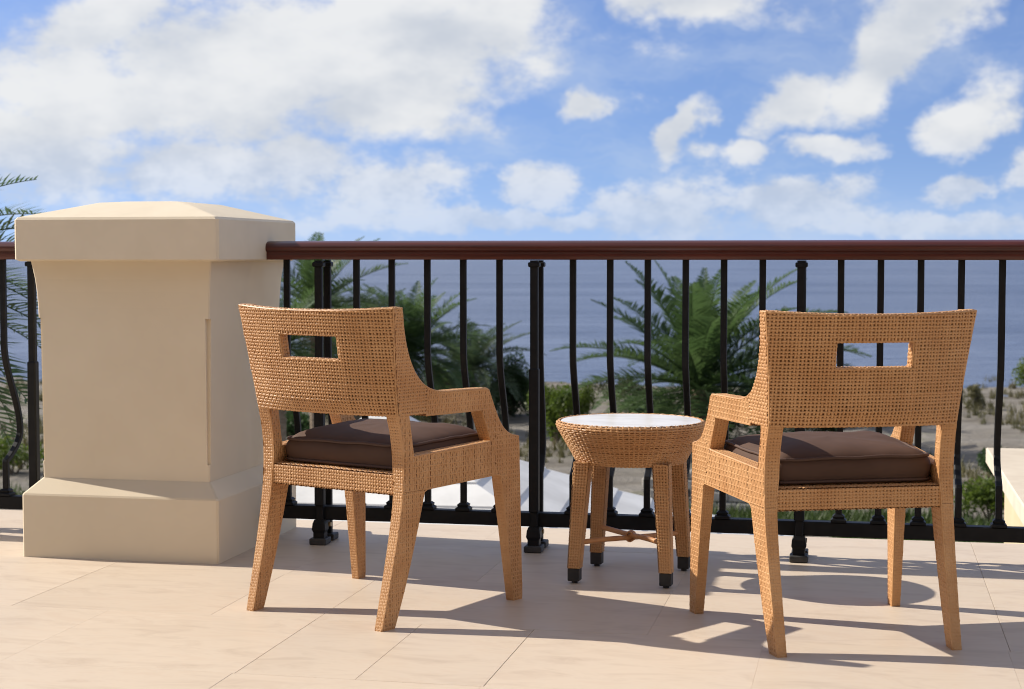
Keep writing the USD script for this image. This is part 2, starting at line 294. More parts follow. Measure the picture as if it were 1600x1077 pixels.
def revolve(profile, seg=64):
    ang = np.linspace(0, 2 * PI, seg, endpoint=False)
    secs = [np.stack([r * np.cos(ang), r * np.sin(ang), np.full(seg, z)], 1) for r, z in profile]
    return loft(secs)

# ---------------------------------------------------------------- frame of the terrace: s along the rail, n out to sea
ORG = np.array([.0786, 5.5007]); YAW = 0.2064
Rv, Nv = np.array([math.cos(YAW), -math.sin(YAW)]), np.array([math.sin(YAW), math.cos(YAW)])
def rc(s, n, z=0.0):
    w = ORG + s * Rv + n * Nv; return (w[0], w[1], z)

# ---------------------------------------------------------------- setting: ground, sea
random.seed(5); rng = np.random.default_rng(5)
def ground_z(x, y):
    x, y = np.asarray(x, float), np.asarray(y, float)
    base = -4.0 - 1.25 * np.clip((y - 22) / 68, 0, 3)
    p = np.stack([x * .12, y * .12, 0 * x], -1)
    bumps = (meshkit.fbm(p, 4, 3) - .5) * .55 + (meshkit.fbm(p * 4.3, 3, 8) - .5) * .20
    return base + bumps * np.clip((130 - y) / 60, 0, 1)
xs = np.concatenate([[-4000, -900, -300, -120], np.linspace(-60, 60, 161), [120, 300, 900, 4000]])
ys = np.concatenate([[-300, -60, -10], np.linspace(4, 100, 150), [130, 220]])
X, Y = np.meshgrid(xs, ys, indexing="ij"); Z = ground_z(X, Y)
V = np.stack([X, Y, Z], -1).reshape(-1, 3); nx, ny = X.shape
i, j = np.meshgrid(np.arange(nx - 1), np.arange(ny - 1), indexing="ij"); a = i * ny + j
Fq = np.stack([a, a + ny, a + ny + 1, a + 1], -1).reshape(-1, 4)
obj("ground", (V, Fq), "ground", smooth=True, kind="structure", label="grey sandy ground with dry scrub running down to the shore")
sx = np.array([-40000, -8000, -1500, -300, 0, 300, 1500, 8000, 40000.0]); sy = np.array([60, 90, 150, 300, 800, 3000, 10000, 45000.0])
X, Y = np.meshgrid(sx, sy, indexing="ij"); nx, ny = X.shape
V = np.stack([X, Y, np.full_like(X, -5.0)], -1).reshape(-1, 3)
i, j = np.meshgrid(np.arange(nx - 1), np.arange(ny - 1), indexing="ij"); a = i * ny + j
obj("sea", (V, np.stack([a, a + ny, a + ny + 1, a + 1], -1).reshape(-1, 4)), "sea", smooth=False, kind="structure", label="calm grey blue sea out to the horizon")

# ---------------------------------------------------------------- terrace floor and its tiles
floor = thing("terrace_floor", rc(0, 0), -YAW, kind="structure", label="cream limestone terrace floor of tight rectangular tiles")
obj("slab", rbox(-6.0, 6.0, -6.59, .448, -.42, -.0125, .004), "slabside", floor)
obj("slab_lip", rbox(-6.0, 6.0, .4505, .475, -.12, -.004, .006), "slabside", floor)
W, D = .2945, .59
known = {-1.75: [-1.55, -.96, -.37, -.08, .22, .81, 1.4], -1.16: [-2.14, -1.25, -.665, -.37, .515, 1.405], -.57: [-1.84, -1.25, -.66, -.07, .52, 1.405], .02: [-1.84, -1.25, -.80, -.21, .38, 1.405]}
bold = {(-1.75, -.37), (-1.75, -.08), (-1.75, .22), (-1.16, -.37), (-1.16, -1.25), (-1.16, 1.405), (-.57, 1.405), (.02, 1.405)}
for r in range(-8, 4):
    n0 = round(-1.16 + (r - 0) * D, 2); n1 = min(n0 + D, .449)
    if n1 - n0 < .05: continue
    js = known.get(n0, [random.uniform(-.3, .3)])
    js = list(js)
    while js[0] > -3.4: js.insert(0, js[0] - random.choice([.59, .59, .885]))
    while js[-1] < 3.4: js.append(js[-1] + random.choice([.59, .59, .885]))
    for s0, s1 in zip(js[:-1], js[1:]):
        if s0 > -1.56 and s1 < -.93 and n0 > -.44: continue
        ga = .0010 if (n0, round(s0, 3)) in bold else .00012 + .00028 * random.random() ** 4
        gb, gc = .00016, .00010 + .00022 * random.random() ** 4
        obj("tile", rbox(s0 + ga, s1 - gb, n0 + gc, n1 - gc, -.012, random.uniform(-.00025, .00025), .0004), TILES[random.choice([0, 0, 1, 2])], floor)
# the house below the terrace
obj("terrace_wall", cat([rbox(-6.0, 6.0, -6.5, .2, -5.2, -.43, .02).apply_transform(trimesh.transformations.rotation_matrix(-YAW, [0, 0, 1])).apply_translation((ORG[0], ORG[1], 0))]), "stucco",
    label="cream rendered house wall carrying the terrace slab", cat="wall")

# added house front behind the camera, blocks sky light and bounces warm light
front = thing("house_front", rc(0, -6.6), -YAW, label="added cream house front out of view behind the viewer, blocking sky light", cat="house")
obj("wall", cat([rbox(-14, -3.2, -.4, 0, -5.2, 6.2, .01), rbox(3.2, 14, -.4, 0, -5.2, 6.2, .01), rbox(-3.2, 3.2, -.4, 0, 2.4, 6.2, .01), rbox(-3.2, 3.2, -.4, 0, -5.2, -.43, .01)]), "stucco", front)
obj("door", cat([rbox(-3.18 + k * 1.06, -3.18 + k * 1.06 + 1.04, -.30, -.24, -.01, 2.39, .008) for k in range(6)]), "wood", front)
obj("cornice", rbox(-14.1, 14.1, -.45, .35, 6.2, 6.5, .03), "cap_paint", front)
# ---------------------------------------------------------------- pillar
pil = thing("pillar", rc(-1.2565, -.085), -YAW, label="massive cream stucco pillar with overhanging cap between the two railings", cat="pillar")
def sq(hx, hy, z, r=.006):
    return np.array([(hx, -hy + r, z), (hx, hy - r, z), (hx - r, hy, z), (-hx + r, hy, z), (-hx, hy - r, z), (-hx, -hy + r, z), (-hx + r, -hy, z), (hx - r, -hy, z)])
bx_, by_ = .3335, .372
obj("plinth", loft([sq(bx_, by_, 0), sq(bx_, by_, .199), sq(bx_ - .003, by_ - .003, .205), sq(bx_ - .047, by_ - .052, .250)]), "stucco", pil)
sx_, sy_ = .285, .318
sh = []
for z, d in ((.247, 0), (.50, .003), (.72, .006), (.80, .008), (.85, .011), (.89, .015), (.92, .020), (.952, .026)):
    sh.append(sq(sx_ + d * .85, sy_ + d, z, .004))
shaft = loft(sh)
mm = m3.Manifold(m3.Mesh(np.asarray(shaft.vertices, np.float32), np.asarray(shaft.faces, np.uint32)))
if mm.volume() < 0 or mm.status() != m3.Error.NoError: mm = m3.Manifold(m3.Mesh(np.asarray(shaft.vertices, np.float32), np.asarray(shaft.faces[:, ::-1], np.uint32)))
for ax in (-1, 1):
    for ay in (-1, 1):
        mm = mm - m3.Manifold.cube((.026, .026, .462), True).translate((ax * (sx_ + .0055), ay * (sy_ + .0055), .535))
obj("shaft", man(mm), "stucco", pil)
cx_, cy_ = .344, .366
cap = loft([sq(cx_ - .012, cy_ - .012, .947, .006), sq(cx_, cy_, .953, .008), sq(cx_, cy_, 1.078, .008), sq(cx_ - .006, cy_ - .006, 1.086, .008), sq(cx_ - .05, cy_ - .05, 1.0985, .01), sq(.150, .175, 1.1375, .02), sq(.095, .11, 1.1425, .02), sq(.02, .02, 1.1435, .01)])
cap.apply_translation((.002, -.017, 0))
obj("cap", cap, "cap_paint", pil, smooth=25)

# ---------------------------------------------------------------- railings
SP = .12178
def belly(z, amount=.105):
    """Outward bow of a baluster at height z."""
    t = np.clip((.66 - z) / (.66 - .345), 0, 1); up = t * t * (3 - 2 * t)
    lo = np.clip((z - .245) / (.345 - .245), 0, 1); lo = np.sin(lo * PI / 2) ** .9
    return amount * np.where(z > .345, up, lo)
zb = np.concatenate([[.953, .90, .80, .72], np.linspace(.66, .245, 24), [.243, .20, .128]])
def collar(x, y, z, w=.022, h=.024):
    return loft([sq(w / 2 + .013, w / 2 + .013, z, .002), sq(w / 2 + .013, w / 2 + .013, z + h * .3, .002), sq(w / 2 + .006, w / 2 + .006, z + h * .5, .002), sq(w / 2 + .008, w / 2 + .008, z + h * .75, .002), sq(w / 2 + .001, w / 2 + .001, z + h, .001)]).apply_translation((x, y, 0))
def railing(name, s0, s1, bal, posts, label):
    r = thing(name, rc(0, 0), -YAW, label=label, cat="railing", group="iron railings with mahogany handrail")
    prof = [(-.034, .9515), (-.038, .9545), (-.038, .970), (-.0365, .9735), (-.0365, .977), (-.043, .981), (-.047, .988), (-.047, .996), (-.041, 1.005), (-.028, 1.0115), (0, 1.014), (.028, 1.0115), (.041, 1.005), (.047, .996), (.047, .988), (.043, .981), (.0365, .977), (.0365, .9735), (.038, .970), (.038, .9545), (.034, .9515)]
    e = .007
    secs = []
    for s, k in ((s0, .90), (s0 + e * .3, .96), (s0 + e, 1.0), *((s0 + e + (s1 - s0 - 2 * e) * q / 10, 1.0) for q in range(1, 10)), (s1 - e, 1.0), (s1 - e * .3, .96), (s1, .90)):
        secs.append(np.array([(s, y * k, .987 + (z - .987) * k) for y, z in prof]))
    hr = loft(secs)
    obj("handrail", hr, "wood", r, smooth=35)
    obj("bottom_rail", rbox(s0 + .004, s1 - .004, -.021, .021, .080, .1255, .003), "iron", r)
    for s in bal:
        path = np.stack([np.full_like(zb, s), belly(zb), zb], 1)
        b = obj("baluster", sweep_rect(path, .0205, .0185, (1, 0, 0)), "iron", r)
        obj("collar", collar(s, 0, .1258), "iron", b)
    for s in posts:
        z = np.array([.9500, .60, .30, .022]); path = np.stack([np.full_like(z, s), np.full_like(z, -.030), z], 1)
        b = obj("post", sweep_rect(path, .0255, .022, (1, 0, 0)), "iron", r)
        obj("ring", rbox(s - .0185, s + .0185, -.046, -.013, .928, .944, .003), "iron", b)
        obj("sleeve", rbox(s - .0158, s + .0158, -.045, -.015, .128, .60, .004), "iron", b)
        obj("foot", loft([sq(.019, .019, 0, .002), sq(.019, .019, .02, .002), sq(.0235, .0215, .03, .002), sq(.0215, .019, .05, .002), sq(.017, .014, .062, .002)]).apply_translation((s, -.030, .020)), "iron", b)
        z2 = np.concatenate([[.9500, .80, .70], np.linspace(.62, .22, 16), [.17, .022]])
        path = np.stack([np.full_like(z2, s), .062 + .5 * belly(z2, .10), z2], 1)
        b2 = obj("rear_brace", sweep_rect(path, .024, .020, (1, 0, 0)), "iron", r)
        obj("ring", rbox(s - .017, s + .017, .046, .078, .928, .944, .003), "iron", b2)
        obj("link_bar", rbox(s - .010, s + .010, -.018, .050, .046, .072, .003), "iron", r)
        obj("bolt", trimesh.creation.cylinder(.0075, .012, sections=12).apply_transform(trimesh.transformations.rotation_matrix(PI / 2, [0, 1, 0])).apply_translation((s + .0175, .016, .060)), "brass", r)
        obj("foot_plate", rbox(s - .029, s + .029, -.062, .0, .0005, .022, .003), "plate", r)
        obj("foot_plate", rbox(s - .026, s + .026, .034, .092, .0005, .022, .003), "plate", r)
    return r
idx = [i for i in range(0, 36) if i not in (1, 7, 14, 21, 28, 35)]
railing("railing", -.918, 3.60, [(i - 7) * SP for i in idx], [(i - 7) * SP for i in (1, 7, 14, 21, 28, 35)], "long black iron railing running right from the pillar with bowed balusters and mahogany handrail")
railing("railing", -3.4, -1.577, [-1.768 - SP * (i + .02) for i in range(1, 13) if i != 7], [-1.768, -1.768 - SP * 7], "short stretch of black iron railing left of the pillar under a mahogany handrail")

# ---------------------------------------------------------------- weaving
def numeric(mapf, a, b, eps=6e-4):
    P = mapf(a, b)
    Ta = mapf(a + eps, b) - mapf(a - eps, b); Tb = mapf(a, b + eps) - mapf(a, b - eps)
    Ta /= np.linalg.norm(Ta, axis=1, keepdims=True) + 1e-12; Tb /= np.linalg.norm(Tb, axis=1, keepdims=True) + 1e-12
    N = np.cross(Ta, Tb); N /= np.linalg.norm(N, axis=1, keepdims=True) + 1e-12
    return P, Ta, Tb, N
def weave(poly, mapf, sign, pa, pb, wa, wb, amp=.0011, th=.0016, jit=.0005, seed=0):
    """Strands at constant a (pitch pa, width wa) over and under strands at constant b (pitch pb, width wb), clipped to poly; sign turns the normal outwards."""
    rg = np.random.default_rng(seed)
    x0, y0, x1, y1 = poly.bounds
    Vs, Fs, base = [], [], 0
    shapely.prepare(poly)
    for along in (1, 0):                                             # 1: run along b
        p_, q_, w_ = (pa, pb, wa) if along else (pb, pa, wb)
        lo, hi, l0, l1 = (x0, x1, y0, y1) if along else (y0, y1, x0, x1)
        for k in range(int(math.floor(lo / p_)), int(math.ceil(hi / p_)) + 1):
            c = (k + .5) * p_ + rg.normal() * jit
            if not lo < c < hi: continue
            ln = LineString([(c, l0 - 1), (c, l1 + 1)] if along else [(l0 - 1, c), (l1 + 1, c)])
            it = poly.intersection(ln)
            for g in getattr(it, "geoms", [it]):
                if g.is_empty or g.length < .0035: continue
                cs = np.array(g.coords)[:, along]; u0, u1 = min(cs), max(cs)
                ks = np.arange(math.ceil(u0 / (q_ / 2) + .2), math.floor(u1 / (q_ / 2) - .2) + 1)
                u = np.concatenate([[u0], ks * q_ / 2, [u1]])
                hgt = np.cos(PI * (u / q_ - .5 + k)) * (1 if along else -1) * amp + amp
                cc = np.full_like(u, c) + rg.normal(size=len(u)) * jit * .6
                P, Ta, Tb, N = numeric(mapf, *((cc, u) if along else (u, cc)))
                S = Ta if along else Tb; N = N * sign
                w = w_ * (1 + rg.normal() * .07)
                ring = np.stack([P - S * w / 2 + N * hgt[:, None], P - S * w * .27 + N * (hgt + th)[:, None], P + S * w * .27 + N * (hgt + th)[:, None], P + S * w / 2 + N * hgt[:, None]], 1)
                m = len(u); Vs.append(ring.reshape(-1, 3))
                i_ = np.arange(m - 1)[:, None] * 4 + np.arange(3)[None, :] + base
                i_ = i_.ravel()
                Fs.append(np.concatenate([np.stack([i_, i_ + 1, i_ + 5], 1), np.stack([i_, i_ + 5, i_ + 4], 1)])); base += m * 4
    if not Vs: return None
    return np.vstack(Vs), np.vstack(Fs)
def plate(poly, fo, fi, cut=None):
    """A solid over a 2-D outline, its two faces placed by fo and fi."""
    pieces = [poly]
    if cut:
        x0, y0, x1, y1 = poly.bounds; pieces = []
        for q in np.arange(x0, x1, cut):
            g = poly.intersection(sbox(q, y0 - 1, min(q + cut, x1), y1 + 1))
            pieces += [h for h in getattr(g, "geoms", [g]) if h.geom_type == "Polygon" and h.area > 1e-7]
    out = []
    for h in pieces:
        v, f = trimesh.creation.triangulate_polygon(shapely.segmentize(h, .02), engine="earcut")
        f = np.asarray(f)
        out += [(fo(v[:, 0], v[:, 1]), f), (fi(v[:, 0], v[:, 1]), f[:, ::-1])]
    sg = shapely.segmentize(poly, .012)
    for ring in [sg.exterior, *sg.interiors]:
        c = np.array(ring.coords); A, B = fo(c[:, 0], c[:, 1]), fi(c[:, 0], c[:, 1]); n = len(c); k = np.arange(n - 1)
        out.append((np.vstack([A, B]), np.concatenate([np.stack([k, k + 1, k + 1 + n], 1), np.stack([k, k + 1 + n, k + n], 1)])))
    return cat(out)
def edge_map(line, fo, fi, out_sign):
    """Strip over an outline: a = arc length, b = 0..1 m scaled across the thickness."""
    c = np.array(shapely.segmentize(line, .01).coords); d = np.concatenate([[0], np.cumsum(np.linalg.norm(np.diff(c, axis=0), axis=1))])
    def f(a, b):
        u = np.interp(a, d, c[:, 0]); v = np.interp(a, d, c[:, 1])
        A, B = fo(u, v), fi(u, v); t = (b / EDGE_T)[:, None]
        return A * (1 - t) + B * t
    return f, d[-1]
EDGE_T = .036
def flipx(m):
    v, f = (np.asarray(m.vertices), np.asarray(m.faces)) if hasattr(m, "vertices") else m
    v = v.copy(); v[:, 0] *= -1; return v, f[:, ::-1]

# ---------------------------------------------------------------- the wicker armchair (x right, y forward, z up; seen from behind)
def smoothline(pts, n=8):
    """Catmull-Rom through points."""
    P = np.array(pts, float); Q = np.vstack([2 * P[0] - P[1], P, 2 * P[-1] - P[-2]]); out = []
    for i in range(1, len(Q) - 2):
        for t in np.linspace(0, 1, n, endpoint=False):
            out.append(.5 * (2 * Q[i] + (Q[i + 1] - Q[i - 1]) * t + (2 * Q[i - 1] - 5 * Q[i] + 4 * Q[i + 1] - Q[i + 2]) * t * t + (3 * Q[i] - Q[i - 1] - 3 * Q[i + 1] + Q[i + 2]) * t ** 3))
    return out + [P[-1]]
rear_edge = smoothline([(-.250, 0), (-.219, .12), (-.190, .24), (-.172, .34), (-.168, .43), (-.176, .50), (-.191, .56), (-.213, .68), (-.238, .83)])
front_curve = smoothline([(-.208, .832), (-.190, .765), (-.165, .705), (-.128, .652), (-.085, .620), (-.030, .606), (.05, .6045), (.150, .603)])
support = smoothline([(.160, .597), (.182, .556), (.205, .513), (.226, .487), (.252, .470), (.288, .461)], 5)
side_outline = rear_edge + front_curve + support + [(.293, .30), (.302, 0), (.266, 0), (.236, .22), (.214, .356)] + [(.204, .3625), (-.08, .351)] + smoothline([(-.092, .345), (-.122, .24), (-.160, .12), (-.205, 0)])
opening = [(-.150, .553), (-.100, .546), (.133, .545), (.172, .458), (.165, .455), (-.132, .441)]
SIDE = Polygon(side_outline, [opening]).buffer(0)
RE = np.array(rear_edge)
def y_edge(z): return np.interp(z, RE[:, 1], RE[:, 0])
def flare(z): return .031 * np.clip((z - .55) / .28, 0, 1.1) ** 1.25
def x_out(y, z): return .243 + (y + .17) * .11 + flare(z)
def thick(z): return .021 + .008 * np.clip(z / .34, 0, 1) + .006 * np.clip((z - .36) / .06, 0, 1)
def s_out(y, z): return np.stack([x_out(y, z), y, z], 1)
def s_in(y, z): return np.stack([x_out(y, z) - thick(z), y, z], 1)
REG = {"rear_leg": sbox(-.4, -.2, -.0895, .351) , "front_leg": Polygon([(.1, -.1), (.4, -.1), (.4, .52), (.2255, .4865), (.172, .4575), (.2035, .361)]),
       "armrest": Polygon([(-.085, .50), (-.085, .70), (.4, .70), (.4, .52), (.2255, .4865), (.172, .4575), (.12, .50)]), "side_rail": None}
REG["rear_leg"] = sbox(-.4, -.1, -.0895, .3505); REG["rear_post"] = sbox(-.4, .3505, -.1005, .5525); REG["wing"] = sbox(-.4, .5525, -.085, .9)
rest = SIDE
PART = {}
for k in ("rear_leg", "rear_post", "wing", "armrest", "front_leg"):
    PART[k] = SIDE.intersection(REG[k])
    rest = rest.difference(REG[k])
PART["side_rail"] = rest
def biggest(p):
    p = p.buffer(0)
    return max(getattr(p, "geoms", [p]), key=lambda g: g.area)
PART = {k: biggest(v) for k, v in PART.items()}
# back panel
XT = lambda z: x_out(y_edge(z), z)
def z_top(x): return .822 + .11 * (np.abs(x) / .267) ** 2 * .085
def bow(z): return .040 * np.clip((z - .47) / .12, 0, 1)
def b_rear(x, z):
    q = np.clip(x / XT(z), -1.02, 1.02)
    return np.stack([x, y_edge(z) - bow(z) * (1 - np.abs(q) ** 2.3), z], 1)
def b_front(x, z): return b_rear(x, z) + np.array([0, .026, 0])
zz = np.linspace(.5525, .829, 16)
outl = [(XT(z), z) for z in zz] + [(x, float(z_top(x))) for x in np.linspace(.262, -.262, 31)] + [(-XT(z), z) for z in zz[::-1]]
hole = [(-.098, .694), (.098, .694), (.098, .760), (-.098, .760)]
hole = list(Polygon(hole).buffer(-.006).buffer(.006, quad_segs=3).exterior.coords)
BACK = Polygon(outl, [hole]).buffer(0)

def cords(c, *maps):
    """Binding canes along an outline, one on each face."""
    c = np.array(shapely.segmentize(LineString(c), .012).coords)
    return [(np.asarray(t_.vertices), np.asarray(t_.faces)) for t_ in (tube(f_(c[:, 0], c[:, 1]), .0024, 5) for f_ in maps)]

def build_chair():
    t = thing("wicker_armchair", (0, 0, 0), 0)
    seed = [0]
    def side_part(name, key, weights, flip_done=True, extra=None):
        poly = PART[key]
        core = plate(poly, s_out, s_in)
        ws = [weave(poly.buffer(-.0005), s_out, +1, *weights, seed=len(key)), weave(poly.buffer(-.0005), s_in, -1, *weights, seed=len(key) + 1)]
        edge = SIDE.boundary.intersection(poly.buffer(1e-5))
        parts_ = [edge] if edge.geom_type == "LineString" else list(edge.geoms)
        parts_ = [g for g in parts_ if g.geom_type == "LineString"]
        merged = linemerge(MultiLineString(parts_)) if parts_ else None
        for g in (getattr(merged, "geoms", [merged]) if merged is not None else []):
            if g.length < .012: continue
            c = np.array(g.coords)
            if c[:, 1].max() < .001: continue
            if key == "wing" and np.abs(c[:, 0] - y_edge(c[:, 1])).max() < .004: continue
            if key == "wing":
                g = LineString([q for q in c if q[0] > float(y_edge(q[1])) + .004 or q[1] < .553])
                if g.length < .02: continue
                c = np.array(g.coords)
            f, L = edge_map(g, s_out, s_in, 1)
            pm = .5 * (c[:-1] + c[1:]); dd = np.diff(c, axis=0); i_ = len(pm) // 2
            nrm = np.array([dd[i_][1], -dd[i_][0]]); nrm /= np.linalg.norm(nrm) + 1e-12
            from_pt = pm[i_] + nrm * .002
            outward = nrm if not SIDE.contains(shapely.Point(from_pt)) else -nrm
            P, Ta, Tb, N = numeric(f, np.array([L * (i_ + .5) / len(pm)]), np.array([EDGE_T / 2]))
            # arc position of that point
            s_ = g.project(shapely.Point(pm[i_])); P, Ta, Tb, N = numeric(f, np.array([s_]), np.array([EDGE_T / 2]))
            sg = 1 if N[0, 1] * outward[0] + N[0, 2] * outward[1] > 0 else -1
            ws.append(weave(sbox(.0005, .0005, L - .0005, EDGE_T - .0005), f, sg, .0082, .0086, .0071, .0071, amp=.0007, th=.0011, seed=7))
            ws += cords(c, s_out, s_in)
        w = cat([x for x in ws if x is not None])
        for fl in (False, True):
            c_, w_ = (flipx(core), flipx(w)) if fl else (core, w)
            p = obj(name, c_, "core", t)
            obj("weave", w_, "strand", p, kind="stuff")
    tight = (.0086, .0150, .0081, .0046, .0008, .0013)
    side_part("rear_leg", "rear_leg", (.0076, .0125, .0071, .0052, .0007, .0013))
    side_part("rear_post", "rear_post", tight)
    side_part("front_leg", "front_leg", (.0076, .0125, .0071, .0052, .0007, .0013))
    side_part("armrest", "armrest", (.0086, .0135, .0080, .0050, .0008, .0013))
    side_part("side_rail", "side_rail", tight)
    # backrest with its wings
    poly = PART["wing"]
    inner = Polygon([(max(y, float(y_edge(z)) + .003), z) for y, z in poly.exterior.coords]).buffer(0)
    core = [plate(BACK, b_rear, b_front, .025), plate(inner, s_out, s_in), flipx(plate(inner, s_out, s_in))]
    ws = [weave(BACK.buffer(-.001), b_rear, +1, .0090, .0086, .0061, .0057, amp=.0013, th=.0018, seed=1), weave(BACK.buffer(-.001), b_front, -1, .0090, .0086, .0061, .0057, amp=.0013, th=.0018, seed=2)]
    wg = [weave(inner.buffer(-.0005), s_out, +1, .0082, .0086, .0068, .0062, seed=3), weave(inner.buffer(-.0005), s_in, -1, .0082, .0086, .0068, .0062, seed=4)]
    fc = [(-.240, .8305)] + [(y, z) for y, z in front_curve if y < -.084]
    f, L = edge_map(LineString(fc), s_out, s_in, 1)
    P, Ta, Tb, N = numeric(f, np.array([L * .6]), np.array([EDGE_T / 2]))
    wg.append(weave(sbox(.0005, .0005, L - .0005, EDGE_T - .0005), f, 1 if N[0, 1] + N[0, 2] > 0 else -1, .0082, .0086, .0071, .0071, amp=.0007, th=.0011, seed=9))
    wg += cords(fc, s_out, s_in)
    wg = [x for x in wg if x is not None]
    ws += wg + [flipx(x) for x in wg]
    def strip(f, L, T, want, seed):
        P, Ta, Tb, N = numeric(f, np.array([L * .5]), np.array([T / 2]))
        return weave(sbox(.0004, .0004, L - .0004, T - .0004), f, 1 if N[0] @ np.array(want) > 0 else -1, .0098, .0088, .0074, .0068, amp=.0013, th=.0018, seed=seed)
    T = .026
    def lin(c):
        c = np.array(c); d = np.concatenate([[0], np.cumsum(np.linalg.norm(np.diff(c, axis=0), axis=1))])
        return (lambda a, b: b_rear(np.interp(a, d, c[:, 0]), np.interp(a, d, c[:, 1])) + np.stack([0 * b, b, 0 * b], 1)), d[-1]
    f, L = lin([(x, float(z_top(x))) for x in np.linspace(-.265, .265, 41)]); ws.append(strip(f, L, T, (0, 0, 1), 11))
    f, L = lin([(x, .5525) for x in np.linspace(-.21, .21, 31)]); ws.append(strip(f, L, T, (0, 0, -1), 12))
    for c, wnt in (([(-.098, .694), (0, .694), (.098, .694)], (0, 0, 1)), ([(-.098, .76), (0, .76), (.098, .76)], (0, 0, -1)), ([(-.098, .694), (-.098, .76)], (1, 0, 0)), ([(.098, .694), (.098, .76)], (-1, 0, 0))):
        f, L = lin(c); ws.append(strip(f, L, T, wnt, 13))
    for c_ in ([(x, float(z_top(x))) for x in np.linspace(-.266, .266, 41)], [(x, .5525) for x in np.linspace(-.205, .205, 31)], hole + hole[:1], [(XT(z), z) for z in zz], [(-XT(z), z) for z in zz]):
        ws += cords(c_, b_rear, b_front) if len(c_) != len(zz) else cords(c_, b_rear)
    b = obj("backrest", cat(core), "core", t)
    obj("weave", cat([x for x in ws if x is not None]), "strand", b, kind="stuff")
    # rear and front rails, seat deck
    def cross_rail(name, xh, y0, y1, z0, z1, seed):
        c = rbox(-xh, xh, y0, y1, z0, z1, .004)
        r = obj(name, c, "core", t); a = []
        for f, rect, sg in ((lambda a_, b_: np.stack([a_, 0 * a_ + y0, b_], 1), sbox(-xh, z0, xh, z1), (0, -1, 0)), (lambda a_, b_: np.stack([a_, 0 * a_ + y1, b_], 1), sbox(-xh, z0, xh, z1), (0, 1, 0)),
                            (lambda a_, b_: np.stack([a_, b_, 0 * a_ + z1], 1), sbox(-xh, y0, xh, y1), (0, 0, 1)), (lambda a_, b_: np.stack([a_, b_, 0 * a_ + z0], 1), sbox(-xh, y0, xh, y1), (0, 0, -1))):
            q = rect.centroid; P, Ta, Tb, N = numeric(f, np.array([q.x]), np.array([q.y]))
            a.append(weave(rect.buffer(-.0006), f, 1 if N[0] @ np.array(sg) > 0 else -1, .0090, .0082, .0070, .0065, amp=.0011, th=.0016, seed=seed))
        obj("weave", cat([x for x in a if x is not None]), "strand", r, kind="stuff")
    cross_rail("rear_rail", .213, -.166, -.128, .343, .3945, 21)
    cross_rail("front_rail", .253, .225, .262, .362, .437, 22)
    deck = Polygon([(-.208, -.127), (.208, -.127), (.249, .224), (-.249, .224)])
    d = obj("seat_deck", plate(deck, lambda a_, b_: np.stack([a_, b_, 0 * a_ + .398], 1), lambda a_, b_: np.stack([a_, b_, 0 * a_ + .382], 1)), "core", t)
    w = [weave(deck.buffer(-.001), lambda a_, b_: np.stack([a_, b_, 0 * a_ + .398], 1), 1, .016, .016, .0125, .0125, seed=23)]
    obj("weave", cat(w), "strand", d, kind="stuff")
    return t
C1, C2 = ((-.3868, 4.6321), .60), ((.8266, 4.300), -.1717)
GRP = "wicker armchairs on the terrace"
chair = build_chair()
tag(chair, "woven honey wicker armchair turned right, standing beside the cream pillar", "armchair", GRP)
UsdGeom.Xformable(chair).GetOrderedXformOps()[0].Set(Gf.Vec3d(*C1[0], 0)); UsdGeom.Xformable(chair).GetOrderedXformOps()[1].Set(-math.degrees(C1[1]))
copy_of(chair, "wicker_armchair", (*C2[0], 0), -C2[1], label="woven honey wicker armchair with its back squarely to us, right of the small round table", cat="armchair", group=GRP)

# ---------------------------------------------------------------- seat cushions
def build_cushion():
    t = thing("seat_cushion")
    pl = Polygon([(-.203, -.130), (.203, -.130), (.236, .212), (-.236, .212)]).buffer(-.028).buffer(.028, quad_segs=6)
    ring = np.array(shapely.segmentize(pl, .012).exterior.coords)[:-1]; cen = ring.mean(0); n = len(ring)
    secs = []
    def sec(k, z, out=0.0):
        d = ring - cen; L = np.linalg.norm(d, axis=1, keepdims=True); p = cen + d * k + d / L * out
        zz = np.full(n, z)
        return p, zz
    levels = [(.0, .402, 0), (.6, .4015, 0), (.93, .403, 0), (.985, .407, 0), (1, .413, .001), (1, .428, .005), (1, .443, .007), (1, .455, .004), (.995, .463, .0), (.975, .469, 0), (.94, .4755, 0), (.88, .483, 0), (.78, .490, 0), (.64, .496, 0), (.46, .5, 0), (.25, .502, 0), (0, .503, 0)]
    rr = []
    for k, z, o in levels:
        p, zz = sec(max(k, .001), z, o)
        w = meshkit.fbm(np.stack([p[:, 0] * 7, p[:, 1] * 7, zz * 0], 1), 3, 4) - .5
        up = np.clip((z - .40) / .07, 0, 1)
        zz = zz - .005 * up + w * .016 * up + .010 * up * np.clip((p[:, 1] + .13) / .34, 0, 1)
        rr.append(np.column_stack([p, zz]))
    obj("pad", loft(rr, cap=False), "cushion", t, smooth=True)
    top = rr[9] + np.array([0, 0, .0005]); bot = rr[3]
    obj("piping", tube(top + (top - top.mean(0)) * np.array([.022, .022, 0]), .0042, 6, closed=True), "piping", t, smooth=True)
    obj("piping", tube(bot + (bot - bot.mean(0)) * np.array([.022, .022, 0]), .0042, 6, closed=True), "piping", t, smooth=True)
    return t
cu = build_cushion()
tag(cu, "dark brown seat cushion on the wicker armchair beside the pillar", "cushion", "brown seat cushions")
UsdGeom.Xformable(cu).GetOrderedXformOps()[0].Set(Gf.Vec3d(*C1[0], 0)); UsdGeom.Xformable(cu).GetOrderedXformOps()[1].Set(-math.degrees(C1[1]))
copy_of(cu, "seat_cushion", (*C2[0], 0), -C2[1], label="dark brown seat cushion on the wicker armchair right of the round table", cat="cushion", group="brown seat cushions")

